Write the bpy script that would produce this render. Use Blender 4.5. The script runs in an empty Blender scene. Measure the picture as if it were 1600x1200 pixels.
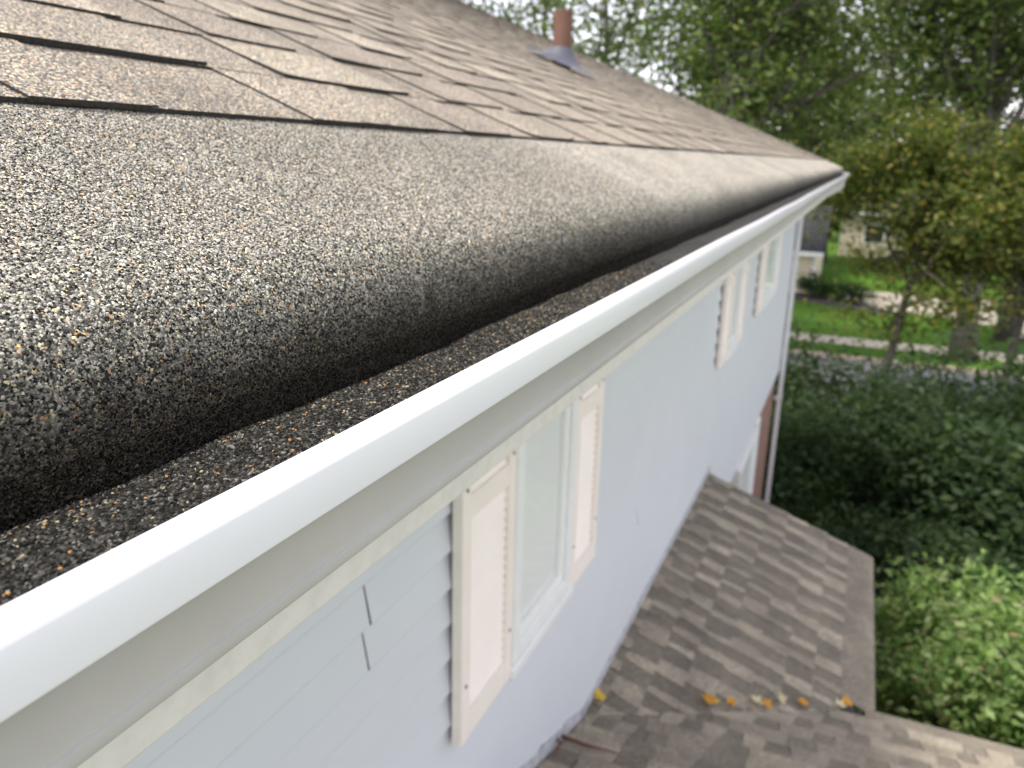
import bpy, bmesh, math, random
import numpy as np
from mathutils import Vector, Matrix

random.seed(7); rng = np.random.default_rng(7)
S = bpy.context.scene
COL = S.collection

# ------------------------------------------------------------------ camera
CAM = np.array([0.0, -0.2, 0.12])
FPX = 1250.0                                   # focal length in photo pixels (1600 wide)
_x = np.array([1357 - 800, 255 - 600, FPX]); _x /= np.linalg.norm(_x)      # eave direction
_d = np.array([700 - 800, 4900 - 600, FPX]); _d /= np.linalg.norm(_d)      # plumb direction
_d -= _x * (_d @ _x); _d /= np.linalg.norm(_d)
ROT = np.stack([_x, np.cross(-_d, _x), -_d])   # camera axes -> world
cam_data = bpy.data.cameras.new('camera'); cam = bpy.data.objects.new('camera', cam_data)
COL.objects.link(cam); S.camera = cam
cam_data.sensor_width = 36.0; cam_data.lens = FPX / 1600 * 36
cam_data.clip_start = 0.01; cam_data.clip_end = 2000
m = Matrix.Identity(4)
for i in range(3):
    m[i][0] = ROT[i, 0]; m[i][1] = -ROT[i, 1]; m[i][2] = -ROT[i, 2]; m[i][3] = CAM[i]
cam.matrix_world = m
cam_data.dof.use_dof = True
cam_data.dof.focus_distance = 0.37
cam_data.dof.aperture_fstop = cam_data.lens / 1000 / 0.0023

# ------------------------------------------------------------------ sky, sun, exposure
SUN_DIR = Vector((-0.38, 0.30, 0.95)).normalized()          # towards the sun
w = bpy.data.worlds.new('World'); S.world = w; w.use_nodes = True
wn = w.node_tree.nodes; wl = w.node_tree.links
sky = wn.new('ShaderNodeTexSky'); sky.sky_type = 'NISHITA'; sky.sun_disc = False
sky.sun_elevation = math.asin(SUN_DIR.z)
sky.sun_rotation = math.atan2(SUN_DIR.x, SUN_DIR.y)
sky.air_density = 1.0; sky.dust_density = 0.8; sky.ozone_density = 1.0
bg = wn['Background']; bg.inputs['Strength'].default_value = 0.15
hs = wn.new('ShaderNodeHueSaturation'); hs.inputs['Saturation'].default_value = 0.26     # thin high cloud: a paler sky
wl.new(sky.outputs['Color'], hs.inputs['Color']); wb = wn.new('ShaderNodeMix'); wb.data_type = 'RGBA'; wb.blend_type = 'MULTIPLY'; wb.inputs[0].default_value = 1
wb.inputs[7].default_value = (1.03, 0.975, 1.03, 1)
wl.new(hs.outputs['Color'], wb.inputs[6]); wl.new(wb.outputs[2], bg.inputs['Color'])
sd = bpy.data.lights.new('sun', 'SUN'); sun = bpy.data.objects.new('sun', sd); COL.objects.link(sun)
sd.energy = 2.0; sd.angle = math.radians(12); sd.color = (1.0, 0.95, 0.87)
sun.rotation_euler = (-SUN_DIR).to_track_quat('-Z', 'Y').to_euler()
sun.location = (0, 0, 30)
S.view_settings.view_transform = 'Standard'; S.view_settings.look = 'None'
S.view_settings.gamma = 1.0; S.view_settings.exposure = 1.43
S.view_settings.use_curve_mapping = False
S.cycles.use_denoising = True
S.cycles.max_bounces = 6; S.cycles.transparent_max_bounces = 8

# ------------------------------------------------------------------ helpers
def ray(px, py): return ROT @ np.array([px - 800, py - 600, FPX])
def project(P):
    c = (np.asarray(P, float) - CAM) @ ROT
    return c[..., 0] / c[..., 2] * FPX + 800, c[..., 1] / c[..., 2] * FPX + 600, c[..., 2]

def put(o, label=None, cat=None, group=None, kind=None):
    if label: o['label'] = label
    if cat: o['category'] = cat
    if group: o['group'] = group
    if kind: o['kind'] = kind
    return o

def empty(name, loc, label=None, cat=None, group=None):
    o = bpy.data.objects.new(name, None); COL.objects.link(o); o.location = loc
    o.empty_display_size = 0.2
    return put(o, label, cat, group)

def mesh_obj(name, verts, faces, mat, parent=None, smooth=False, tints=None, kind=None):
    """mesh in world coordinates, parented to an empty (offset removed) or to a part at the origin"""
    me = bpy.data.meshes.new(name)
    if isinstance(verts, np.ndarray) and isinstance(faces, np.ndarray):
        nv, nf, k = len(verts), len(faces), faces.shape[1]
        me.vertices.add(nv); me.vertices.foreach_set('co', verts.astype(np.float32).ravel())
        me.loops.add(nf * k); me.loops.foreach_set('vertex_index', faces.astype(np.int32).ravel())
        me.polygons.add(nf)
        me.polygons.foreach_set('loop_start', np.arange(0, nf * k, k, dtype=np.int32))
        me.update(calc_edges=True)
    else:
        me.from_pydata([tuple(v) for v in verts], [], [tuple(f) for f in faces]); me.update()
    if tints is not None:
        t = np.asarray(tints, np.float32)
        if t.ndim == 1: t = np.tile(t, (len(me.polygons), 1))
        a = me.attributes.new('tint', 'FLOAT_COLOR', 'FACE')
        a.data.foreach_set('color', np.concatenate([t[:, :3], np.ones((len(t), 1), np.float32)], 1).astype(np.float32).ravel())
    if smooth:
        me.polygons.foreach_set('use_smooth', np.ones(len(me.polygons), dtype=bool))
    if mat: me.materials.append(mat)
    o = bpy.data.objects.new(name, me); COL.objects.link(o)
    if parent is not None:
        o.parent = parent
        if parent.type == 'EMPTY': o.location = -Vector(parent.location)
    if kind: o['kind'] = kind
    return o

class MB:
    def __init__(s): s.v = []; s.f = []; s.t = []
    def add(s, vs, fs, tint=None):
        n = len(s.v); s.v += [tuple(p) for p in vs]; s.f += [tuple(i + n for i in f) for f in fs]
        s.t += [tint or (1, 1, 1)] * len(fs); return s
    def box(s, x0, x1, y0, y1, z0, z1, tint=None):
        return s.add([(x0,y0,z0),(x1,y0,z0),(x1,y1,z0),(x0,y1,z0),(x0,y0,z1),(x1,y0,z1),(x1,y1,z1),(x0,y1,z1)],
                     [(0,3,2,1),(4,5,6,7),(0,1,5,4),(1,2,6,5),(2,3,7,6),(3,0,4,7)], tint)
    def tube(s, pts, rad, n=8, tint=None, cap=True):
        pts = [Vector(p) for p in pts]; base = len(s.v); up = None
        for i, p in enumerate(pts):
            d = (pts[min(i+1, len(pts)-1)] - pts[max(i-1, 0)])
            if d.length < 1e-9: d = Vector((0,0,1))
            d.normalize()
            if up is None:
                up = d.orthogonal().normalized()
            up = (up - d * up.dot(d))
            if up.length < 1e-6: up = d.orthogonal()
            up.normalize(); q = d.cross(up); r = rad[i] if hasattr(rad, '__len__') else rad
            for k in range(n):
                a = 2*math.pi*k/n; s.v.append(tuple(p + up*(math.cos(a)*r) + q*(math.sin(a)*r)))
        for i in range(len(pts)-1):
            for k in range(n):
                a = base+i*n+k; b = base+i*n+(k+1) % n
                s.f.append((a, b, b+n, a+n)); s.t.append(tint or (1,1,1))
        if cap:
            s.f.append(tuple(base+k for k in reversed(range(n)))); s.t.append(tint or (1,1,1))
            e = base+(len(pts)-1)*n
            s.f.append(tuple(e+k for k in range(n))); s.t.append(tint or (1,1,1))
        return s
    def build(s, name, mat, parent=None, smooth=False, kind=None, bevel=0, autosmooth=False):
        o = mesh_obj(name, s.v, s.f, mat, parent, smooth, np.array(s.t, np.float32), kind)
        if bevel:
            b = o.modifiers.new('bevel', 'BEVEL'); b.width = bevel; b.segments = 2; b.limit_method = 'ANGLE'
        return o

# ------------------------------------------------------------------ materials
def new_mat(name):
    mt = bpy.data.materials.new(name); mt.use_nodes = True
    return mt, mt.node_tree.nodes, mt.node_tree.links, mt.node_tree.nodes['Principled BSDF']

def ramp(nodes, stops, interp='CONSTANT'):
    r = nodes.new('ShaderNodeValToRGB'); r.color_ramp.interpolation = interp
    e = r.color_ramp.elements
    while len(e) > 1: e.remove(e[0])
    e[0].position = stops[0][0]; e[0].color = (*stops[0][1], 1)
    for p, c in stops[1:]:
        k = e.new(p); k.color = (*c, 1)
    return r

def mixcol(nodes, links, a, b, fac, mode='MULTIPLY'):
    x = nodes.new('ShaderNodeMix'); x.data_type = 'RGBA'; x.blend_type = mode
    if isinstance(fac, (int, float)): x.inputs[0].default_value = fac
    else: links.new(fac, x.inputs[0])
    for i, v in ((6, a), (7, b)):
        if hasattr(v, 'links') or isinstance(v, bpy.types.NodeSocket): links.new(v, x.inputs[i])
        else: x.inputs[i].default_value = (*v, 1)
    return x.outputs[2]

GRAN = [(0.0, (.022,.021,.020)), (.16, (.055,.05,.046)), (.34, (.10,.092,.084)), (.54, (.165,.15,.135)),
        (.72, (.25,.225,.20)), (.86, (.38,.34,.29)), (.935, (.30,.31,.31)), (.955, (.56,.46,.30)), (.975, (.50,.27,.11)), (.99, (.6,.56,.5))]

def dirt_and_shade(n, l, geo, col):
    """drip edge dirt film with the crease shade painted in, ragged upper border"""
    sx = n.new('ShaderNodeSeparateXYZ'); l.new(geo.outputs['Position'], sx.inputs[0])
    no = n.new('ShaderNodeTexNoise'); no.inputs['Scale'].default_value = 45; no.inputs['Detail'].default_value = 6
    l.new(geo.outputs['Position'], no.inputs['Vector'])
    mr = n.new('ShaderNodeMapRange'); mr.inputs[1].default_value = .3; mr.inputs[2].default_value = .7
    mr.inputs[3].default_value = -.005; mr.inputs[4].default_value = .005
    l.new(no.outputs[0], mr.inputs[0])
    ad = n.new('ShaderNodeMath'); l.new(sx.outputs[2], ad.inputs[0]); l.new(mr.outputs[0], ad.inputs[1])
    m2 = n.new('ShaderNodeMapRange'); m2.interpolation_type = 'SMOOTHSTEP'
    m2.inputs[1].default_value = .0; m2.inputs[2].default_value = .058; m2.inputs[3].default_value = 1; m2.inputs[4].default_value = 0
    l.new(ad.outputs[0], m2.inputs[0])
    return mixcol(n, l, col, (.15,.14,.12), m2.outputs[0])  # dirt tone pushed darker to paint in the shade of the crease

def granule_material(name, scale=640, gain=1.0, bump=.9, tinted=True, ramp_stops=GRAN, dirty_shaded=False):
    mt, n, l, b = new_mat(name)
    geo = n.new('ShaderNodeNewGeometry')
    vo = n.new('ShaderNodeTexVoronoi'); vo.inputs['Scale'].default_value = scale
    l.new(geo.outputs['Position'], vo.inputs['Vector'])
    sep = n.new('ShaderNodeSeparateColor'); l.new(vo.outputs['Color'], sep.inputs[0])
    r = ramp(n, ramp_stops); l.new(sep.outputs[0], r.inputs[0])
    col = r.outputs[0]
    # weathering blotches over tens of centimetres
    no = n.new('ShaderNodeTexNoise'); no.inputs['Scale'].default_value = 5.0; no.inputs['Detail'].default_value = 5
    l.new(geo.outputs['Position'], no.inputs['Vector'])
    r2 = ramp(n, [(.3, (.78*gain,.78*gain,.78*gain)), (.7, (1.15*gain,1.15*gain,1.15*gain))], 'LINEAR')
    l.new(no.outputs[0], r2.inputs[0])
    col = mixcol(n, l, col, r2.outputs[0], 1.0)
    col = mixcol(n, l, col, (.985, 1.015, .945), 1.0)
    if tinted:
        at = n.new('ShaderNodeAttribute'); at.attribute_name = 'tint'
        col = mixcol(n, l, col, at.outputs['Color'], 1.0)
    if dirty_shaded: col = dirt_and_shade(n, l, geo, col)
    l.new(col, b.inputs['Base Color'])
    b.inputs['Roughness'].default_value = .85; b.inputs['Specular IOR Level'].default_value = .35
    bp = n.new('ShaderNodeBump'); bp.invert = True
    bp.inputs['Strength'].default_value = bump; bp.inputs['Distance'].default_value = .0012
    l.new(vo.outputs['Distance'], bp.inputs['Height']); l.new(bp.outputs[0], b.inputs['Normal'])
    return mt

M_SHINGLE = granule_material('shingle_granules', gain=1.75)
M_COVER = granule_material('cover_granules', gain=2.0, dirty_shaded=True)
M_BED = granule_material('dirty_shaded_granule_bed', gain=.17)  # dirt plus the shade of the trough, both put into the colour
M_STRIP = granule_material('plain_strip_granules', gain=1.6, bump=.4)

GRAN_I = [(0.0, (.012,.011,.010)), (.17, (.05,.046,.042)), (.32, (.13,.12,.108)), (.48, (.24,.222,.20)),
          (.64, (.38,.35,.315)), (.80, (.54,.50,.45)), (.91, (.40,.41,.40)), (.94, (.70,.62,.47)), (.978, (.58,.34,.15)), (.986, (.64,.61,.56))]
GRAN_D = [(0.0, (.007,.007,.006)), (.30, (.018,.017,.015)), (.55, (.042,.039,.034)), (.78, (.085,.079,.07)), (.92, (.16,.155,.145)), (.965, (.34,.28,.17)), (.987, (.36,.19,.075))]  # dirty granule tones, lowered further to paint in the trough shade
def granule_inst_material(name, gain, dirty_shaded=False, stops=None):
    mt, n, l, b = new_mat(name)
    oi = n.new('ShaderNodeObjectInfo')
    r = ramp(n, [(p, tuple(c * gain for c in col)) for p, col in (stops or GRAN_I)]); l.new(oi.outputs['Random'], r.inputs[0])
    col = mixcol(n, l, r.outputs[0], (.985, 1.0, .93), 1.0)
    if dirty_shaded: col = dirt_and_shade(n, l, n.new('ShaderNodeNewGeometry'), col)
    l.new(col, b.inputs['Base Color'])
    b.inputs['Roughness'].default_value = .8; b.inputs['Specular IOR Level'].default_value = .12
    return mt
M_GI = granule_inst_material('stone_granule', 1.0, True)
M_GI2 = granule_inst_material('dirty_shaded_stone_granule', 1.0, stops=GRAN_D)

def simple(name, col, rough=.5, spec=.5, noise=None, bump=None, metal=0, coat=0):
    mt, n, l, b = new_mat(name)
    b.inputs['Base Color'].default_value = (*col, 1); b.inputs['Roughness'].default_value = rough
    b.inputs['Specular IOR Level'].default_value = spec; b.inputs['Metallic'].default_value = metal
    b.inputs['Coat Weight'].default_value = coat
    geo = n.new('ShaderNodeNewGeometry')
    if noise:
        sc, amt, col2 = noise
        no = n.new('ShaderNodeTexNoise'); no.inputs['Scale'].default_value = sc; no.inputs['Detail'].default_value = 6
        no.inputs['Roughness'].default_value = .65
        l.new(geo.outputs['Position'], no.inputs['Vector'])
        r = ramp(n, [(.42, (0,0,0)), (.72, (amt,amt,amt))], 'LINEAR'); l.new(no.outputs[0], r.inputs[0])
        x = mixcol(n, l, col, col2, r.outputs[0], 'MIX'); l.new(x, b.inputs['Base Color'])
    if bump:
        sc, st, ds = bump
        no = n.new('ShaderNodeTexNoise'); no.inputs['Scale'].default_value = sc; no.inputs['Detail'].default_value = 4
        l.new(geo.outputs['Position'], no.inputs['Vector'])
        bp = n.new('ShaderNodeBump'); bp.inputs['Strength'].default_value = st; bp.inputs['Distance'].default_value = ds
        l.new(no.outputs[0], bp.inputs['Height']); l.new(bp.outputs[0], b.inputs['Normal'])
    return mt

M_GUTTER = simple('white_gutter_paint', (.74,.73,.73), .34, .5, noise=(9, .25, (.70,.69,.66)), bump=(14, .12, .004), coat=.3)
M_GREYGUT = simple('gutter_body_grey', (.52,.495,.475), .4, .45, noise=(7, .5, (.43,.41,.375)), bump=(14, .1, .004))  # greyer and darker than the lip
M_FASCIA = simple('weathered_fascia_paint', (.76,.72,.67), .55, .4, noise=(40, .4, (.54,.50,.44)), bump=(60, .15, .002))
M_SOFFIT = simple('soffit_white', (.72,.72,.70), .6)
M_SIDING = simple('pale_blue_vinyl', (.60,.618,.636), .45, .4, noise=(3.0, .5, (.65,.665,.68)), bump=(6, .12, .006))
M_TRIM = simple('white_trim', (.82,.82,.80), .4, noise=(12, .3, (.66,.65,.60)))
M_SHUT = simple('cream_shutter_paint', (.88,.80,.72), .5, noise=(7, .35, (.78,.69,.60)))
M_DARK = simple('dark_gap_board', (.02,.02,.02), .9)
M_BLIND = simple('window_blind', (.90,.90,.88), .8, noise=(2.2, .6, (.84,.86,.83)))
M_PIPE = simple('rusty_brown_pipe', (.155,.082,.057), .7, .3, noise=(14, .8, (.13,.06,.045)))
M_FLASH = simple('lead_grey_flashing', (.075,.08,.10), .6, .3, noise=(20, .6, (.11,.115,.13)))
M_DECK = simple('roof_deck_felt', (.05,.045,.04), .9)
M_CONC = simple('pale_concrete', (.52,.46,.36), .85, noise=(1.5, .8, (.42,.37,.28)))
M_ASPH = simple('grey_asphalt', (.13,.13,.14), .85, noise=(1.2, .8, (.18,.175,.18)), bump=(90, .3, .004))
M_KERB = simple('kerb_concrete', (.42,.34,.27), .85, noise=(3, .8, (.33,.25,.19)))
M_CREAM = simple('cream_render', (.72,.62,.45), .7, noise=(2, .6, (.60,.51,.36)))
M_SLATE = simple('dark_roof_shingle', (.032,.033,.036), .9, .1, noise=(6, .8, (.05,.05,.053)))
M_BROWNROOF = simple('brown_roof_shingle', (.13,.10,.09), .9, .12, noise=(5, .8, (.11,.09,.08)))
M_BARK = simple('dark_bark', (.055,.045,.037), .9, noise=(8, .9, (.10,.085,.07)), bump=(22, .8, .02))
M_BARK2 = simple('grey_bark', (.12,.105,.09), .9, noise=(8, .9, (.075,.065,.055)), bump=(22, .8, .02))

def brick_mat():
    mt, n, l, b = new_mat('brown_brick')
    geo = n.new('ShaderNodeNewGeometry'); sx = n.new('ShaderNodeSeparateXYZ'); cx = n.new('ShaderNodeCombineXYZ')
    l.new(geo.outputs['Position'], sx.inputs[0])
    ad = n.new('ShaderNodeMath'); l.new(sx.outputs[0], ad.inputs[0]); l.new(sx.outputs[1], ad.inputs[1])
    l.new(ad.outputs[0], cx.inputs[0]); l.new(sx.outputs[2], cx.inputs[1])
    br = n.new('ShaderNodeTexBrick'); l.new(cx.outputs[0], br.inputs['Vector'])
    br.inputs['Scale'].default_value = 1.0; br.inputs['Brick Width'].default_value = .21
    br.inputs['Row Height'].default_value = .072; br.inputs['Mortar Size'].default_value = .006
    br.inputs['Color1'].default_value = (.20,.085,.055,1); br.inputs['Color2'].default_value = (.27,.13,.085,1)
    br.inputs['Mortar'].default_value = (.33,.29,.25,1)
    l.new(br.outputs['Color'], b.inputs['Base Color']); b.inputs['Roughness'].default_value = .85
    bp = n.new('ShaderNodeBump'); bp.invert = True; bp.inputs['Distance'].default_value = .006
    l.new(br.outputs['Fac'], bp.inputs['Height']); l.new(bp.outputs[0], b.inputs['Normal'])
    return mt
M_BRICK = brick_mat()

def glass_mat():
    mt, n, l, b = new_mat('window_glass'); n.remove(b)
    out = n['Material Output']
    tr = n.new('ShaderNodeBsdfTransparent'); tr.inputs[0].default_value = (.97,.972,.968,1)
    gl = n.new('ShaderNodeBsdfGlossy'); gl.inputs['Roughness'].default_value = .02; gl.inputs[0].default_value = (.9,.95,.93,1)
    lw = n.new('ShaderNodeLayerWeight'); pw = n.new('ShaderNodeMath'); pw.operation = 'POWER'; pw.inputs[1].default_value = 4.0
    lw.inputs[0].default_value = .5; l.new(lw.outputs['Facing'], pw.inputs[0])
    fr = n.new('ShaderNodeMath'); fr.operation = 'MULTIPLY_ADD'; fr.inputs[1].default_value = .3; fr.inputs[2].default_value = .03; l.new(pw.outputs[0], fr.inputs[0])
    mx = n.new('ShaderNodeMixShader'); l.new(fr.outputs[0], mx.inputs[0]); l.new(tr.outputs[0], mx.inputs[1]); l.new(gl.outputs[0], mx.inputs[2])
    l.new(mx.outputs[0], out.inputs[0]); return mt
M_GLASS = glass_mat()

def leaf_mat(name, trans=.48):
    mt, n, l, b = new_mat(name); out = n['Material Output']
    at = n.new('ShaderNodeAttribute'); at.attribute_name = 'tint'
    l.new(at.outputs['Color'], b.inputs['Base Color'])
    b.inputs['Roughness'].default_value = .6; b.inputs['Specular IOR Level'].default_value = .18
    t = n.new('ShaderNodeBsdfTranslucent')
    c = mixcol(n, l, at.outputs['Color'], (1.15, 1.3, .6), 1.0); l.new(c, t.inputs[0])
    mx = n.new('ShaderNodeMixShader'); mx.inputs[0].default_value = trans
    l.new(b.outputs[0], mx.inputs[1]); l.new(t.outputs[0], mx.inputs[2]); l.new(mx.outputs[0], out.inputs[0])
    return mt
M_LEAF = leaf_mat('green_leaf')
M_FALLEN = leaf_mat('fallen_leaf', .15)

def grass_mat():
    mt, n, l, b = new_mat('lawn_grass')
    geo = n.new('ShaderNodeNewGeometry')
    no = n.new('ShaderNodeTexNoise'); no.inputs['Scale'].default_value = .6; no.inputs['Detail'].default_value = 8; no.inputs['Roughness'].default_value = .7
    l.new(geo.outputs['Position'], no.inputs['Vector'])
    r = ramp(n, [(.3, (.055,.115,.018)), (.5, (.085,.18,.025)), (.7, (.13,.21,.035))], 'LINEAR')
    l.new(no.outputs[0], r.inputs[0]); l.new(r.outputs[0], b.inputs['Base Color'])
    b.inputs['Roughness'].default_value = .9; b.inputs['Specular IOR Level'].default_value = .05
    n2 = n.new('ShaderNodeTexNoise'); n2.inputs['Scale'].default_value = 40; l.new(geo.outputs['Position'], n2.inputs['Vector'])
    bp = n.new('ShaderNodeBump'); bp.inputs['Distance'].default_value = .05; l.new(n2.outputs[0], bp.inputs['Height']); l.new(bp.outputs[0], b.inputs['Normal'])
    return mt
M_GRASS = grass_mat()

# ------------------------------------------------------------------ ground, street
G = -5.9
def sheet(name, poly, z, mat, parent=None, kind='structure'):
    o = mesh_obj(name, [(x, y, z) for x, y in poly], [tuple(range(len(poly)))], mat, parent)
    if kind: o['kind'] = kind
    return o
def rect(x0, x1, y0, y1): return [(x0,y0),(x1,y0),(x1,y1),(x0,y1)]
sheet('ground', rect(-400, 900, -600, 600), G, M_GRASS)
KX = 26.9                                                        # far kerb line of the street
road = sheet('road', rect(18.2, KX, -300, 300), G - .0 + .006, M_ASPH)
kb = MB(); kb.box(KX, KX + .16, -120, 120, G - .1, G + .13); o = kb.build('far_kerb', M_KERB, bevel=.02); o['kind'] = 'structure'
kb = MB(); kb.box(18.04, 18.2, -120, 120, G - .1, G + .13); o = kb.build('near_kerb', M_KERB, bevel=.02); o['kind'] = 'structure'
sw = put(bpy.data.objects.new('sidewalk', bpy.data.meshes.new('sidewalk')), kind='structure')
bm = bmesh.new(); bmesh.ops.create_grid(bm, size=.5); bm.to_mesh(sw.data); bm.free()
sw.data.materials.append(M_CONC); COL.objects.link(sw); sw.scale = (1.2, 200, 1); sw.location = (29.75, 0, G + .004)
slab_me = None
for k in range(-9, 7):                                           # the flags one can see
    sb = MB(); sb.box(-.62, .62, -.738, .738, 0, .035)
    if slab_me is None:
        so = sb.build('slab', M_CONC, bevel=.012); slab_me = so.data
    else:
        so = bpy.data.objects.new('slab', slab_me); COL.objects.link(so)
        bvl = so.modifiers.new('bevel', 'BEVEL'); bvl.width = .012
    so.parent = sw; so.matrix_parent_inverse = Matrix.LocRotScale(Vector((29.75, 0, G+.004)), None, Vector((1.2, 200, 1))).inverted()
    so.location = (29.75, k*1.5, G + .006); so.rotation_euler = (random.uniform(-.004,.004), random.uniform(-.004,.004), 0)
drive = sheet('driveway', [(37.5,-.3),(42.5,.4),(43.0,-16),(37.4,-16),(37.2,-9),(30.5,-9.2),(30.4,-6.6),(35.2,-6.0),(36.8,-4.2)][::-1], G + .012, M_CONC)
sheet('planting_bed', [(38.3,2.6),(37.2,.6),(36.3,-1.6),(36.6,-2.6),(38.2,-1.0),(40.2,.9),(40.2,2.6)][::-1], G + .02, simple('dark_mulch', (.05,.042,.04), .95, bump=(30,.8,.04)))

sheet('added_side_paving', rect(-6, 17.9, -9.5, -4.7), G + .012, M_ASPH)  # unseen paving, added to keep green lawn bounce off the gutter and wall
sheet('added_dark_ground', rect(-4, 12.4, -4.6, .5), G + .02, simple('added_ground_brown', (.075,.062,.052), .95, bump=(30,.8,.04)))  # unseen dark ground, added to cut the green light bounced from the lawn

# ------------------------------------------------------------------ the house
W = .58                                                          # wall plane (y)
XE = 11.3                                                        # far corner
HL = Vector((5.0, W, G))
house = empty('house', HL, 'two storey house with brown shingle roof, white gutter and pale blue siding', 'house')
SL = .40; RZ = .02                                               # roof: z = SL*y + RZ
YR = 6.6; X0, X1 = -1.6, 11.42                                   # ridge, roof ends
un = math.sqrt(1 + SL*SL)
def roofpt(x, y, n=0.0): return (x, y - n*SL/un, SL*y + RZ + n/un)

# --- roof decks
mb = MB()
e0 = roofpt(X0, .20, -.006); e1 = roofpt(X1, .20, -.006); r0 = roofpt(X0, YR, -.006); r1 = roofpt(X1, YR, -.006)
zr = r0[2]
mb.add([e0, e1, r1, r0, (X0, 2*YR, .05), (X1, 2*YR, .05)], [(0,1,2,3), (3,2,5,4)])
mb.add([(X0,.24,-.02),(X1,.24,-.02),(X1,YR,zr-.13),(X0,YR,zr-.13),(X0,2*YR,-.08),(X1,2*YR,-.08)], [(3,2,1,0),(4,5,2,3)])
roof = mb.build('roof', M_DECK, house)
for xa in (X0 - .02, X1 - .03):                                  # rake boards at the gable ends
    mb = MB(); mb.add([(xa, .16, -.10), (xa, YR, zr-.19), (xa, YR, zr-.012), (xa, .16, .055),
            (xa+.03, .16, -.10), (xa+.03, YR, zr-.19), (xa+.03, YR, zr-.012), (xa+.03, .16, .055)],
           [(0,1,2,3),(7,6,5,4),(0,4,5,1),(3,2,6,7),(0,3,7,4)])
    mb.build('rake_board', M_TRIM, house)

# --- shingles -------------------------------------------------------------
TINT_TAB = [(1.14,1.08,1.00), (1.06,1.00,.93), (.98,.92,.86), (.90,.83,.79), (1.10,1.04,.95), (.94,.87,.83)]
TINT_BASE = [(.90,.85,.80), (.84,.79,.75), (.96,.91,.85), (.82,.77,.73)]
tabs, bases = [], []                                             # (roof part, verts, faces, tint)
F_WEDGE = [(0,1,2,3), (0,4,5,1), (3,7,4,0), (1,5,6,2)]           # top, butt, two sides
def course_pieces(part, O, U, Sv, N, length, ncourse, expo, rg, clip=None):
    O, U, Sv, N = map(np.array, (O, U, Sv, N))
    P = lambda u, s, n: O + U*u + Sv*s + N*n
    for c in range(ncourse):
        s0 = c*expo
        u = -rg.uniform(0, .9)
        while u < length:                                        # the lower ply, one shingle of about a metre
            ua, ub = max(u, 0), min(u + .985, length); u += .988
            if ub - ua < .03: continue
            if part != 'main' and not (clip(P(ua, s0, 0), c) or clip(P(ub, s0, 0), c)): continue
            if part == 'main' and not clip(P(ua, s0, 0), c): continue
            lift = rg.uniform(0, .0012); js = rg.uniform(-.002, .002)
            v = [P(ua, s0+js, .0040+lift), P(ub, s0+js+rg.uniform(-.001,.001), .0040+lift), P(ub, s0+expo+.02, .001), P(ua, s0+expo+.02, .001),
                 P(ua, s0+js, .0), P(ub, s0+js, .0), P(ub, s0+expo+.02, -.002), P(ua, s0+expo+.02, -.002)]
            bases.append((part, v, F_WEDGE, tuple(c*{'main': 1, 'A': .78, 'B': .86}[part] for c in TINT_BASE[rg.integers(len(TINT_BASE))])))
        u = -rg.uniform(0, .2)
        while u < length:                                        # the upper ply teeth
            wd = rg.choice({'main': [.12, .17, .22, .28], 'A': [.06, .08, .11, .14], 'B': [.10, .15, .20, .26]}[part]) * rg.uniform(.9, 1.12)
            ua, ub = max(u, 0), min(u + wd, length)
            u += wd + rg.choice([.08, .12, .16] if part == 'main' else [.07, .09, .12]) * rg.uniform(.9, 1.2)
            if ub - ua < .03: continue
            if clip and not clip(P((ua+ub)/2, s0, 0), c): continue
            k1, k2 = rg.uniform(.004, .018), rg.uniform(.004, .018)
            lift = rg.uniform(0, .0012); cu = rg.uniform(-.0003, .0012); js = rg.uniform(-.0025, .0015)
            tp = .0065 + lift; se = s0 + expo + .004
            bot = [(ua + (ub-ua)*q, s0 + js + (rg.uniform(-.0016, .0016) if 0 < q < 1 else rg.uniform(-.0005, .003)), tp + cu*(2*q-1)**2 + rg.uniform(-.0004, .0004)) for q in (0, .2, .42, .6, .8, 1)]
            kb1, kb2 = rg.uniform(-.004, .006), rg.uniform(-.004, .006); sm = s0 + expo*rg.uniform(.35, .6)
            fr_ = (sm-s0)/(se-s0); nm = tp + (.0036-tp)*fr_
            out = bot + [(ub - k2*fr_ + kb2, sm, nm), (ub - k2, se, .0036), (ua + k1, se, .0036), (ua + k1*fr_ + kb1, sm, nm)]
            low = [(u_, s_, .0028) for u_, s_, n_ in bot] + [(out[6][0], sm, .0012), (out[7][0], se, -.0004), (out[8][0], se, -.0004), (out[9][0], sm, .0012)]
            v = [P(*q) for q in out] + [P(*q) for q in low]
            f = [tuple(range(10))] + [(i, i+10, i+11, i+1) for i in range(7)] + [(8, 18, 19, 9), (9, 19, 10, 0)]
            tabs.append((part, v, f, tuple(c*{'main': 1, 'A': 1.2, 'B': 1.14}[part] for c in TINT_TAB[rg.integers(len(TINT_TAB))])))

YB = .307                                                        # first butt line on the main roof
rg = np.random.default_rng(11)
course_pieces('main', roofpt(X0, YB), (1,0,0), (0,1/un,SL/un), (0,-SL/un,1/un), X1-X0, int((YR-YB)*un/.142)+1, .142, rg,
              clip=lambda p, c: p[1] < YR - .1)

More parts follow.
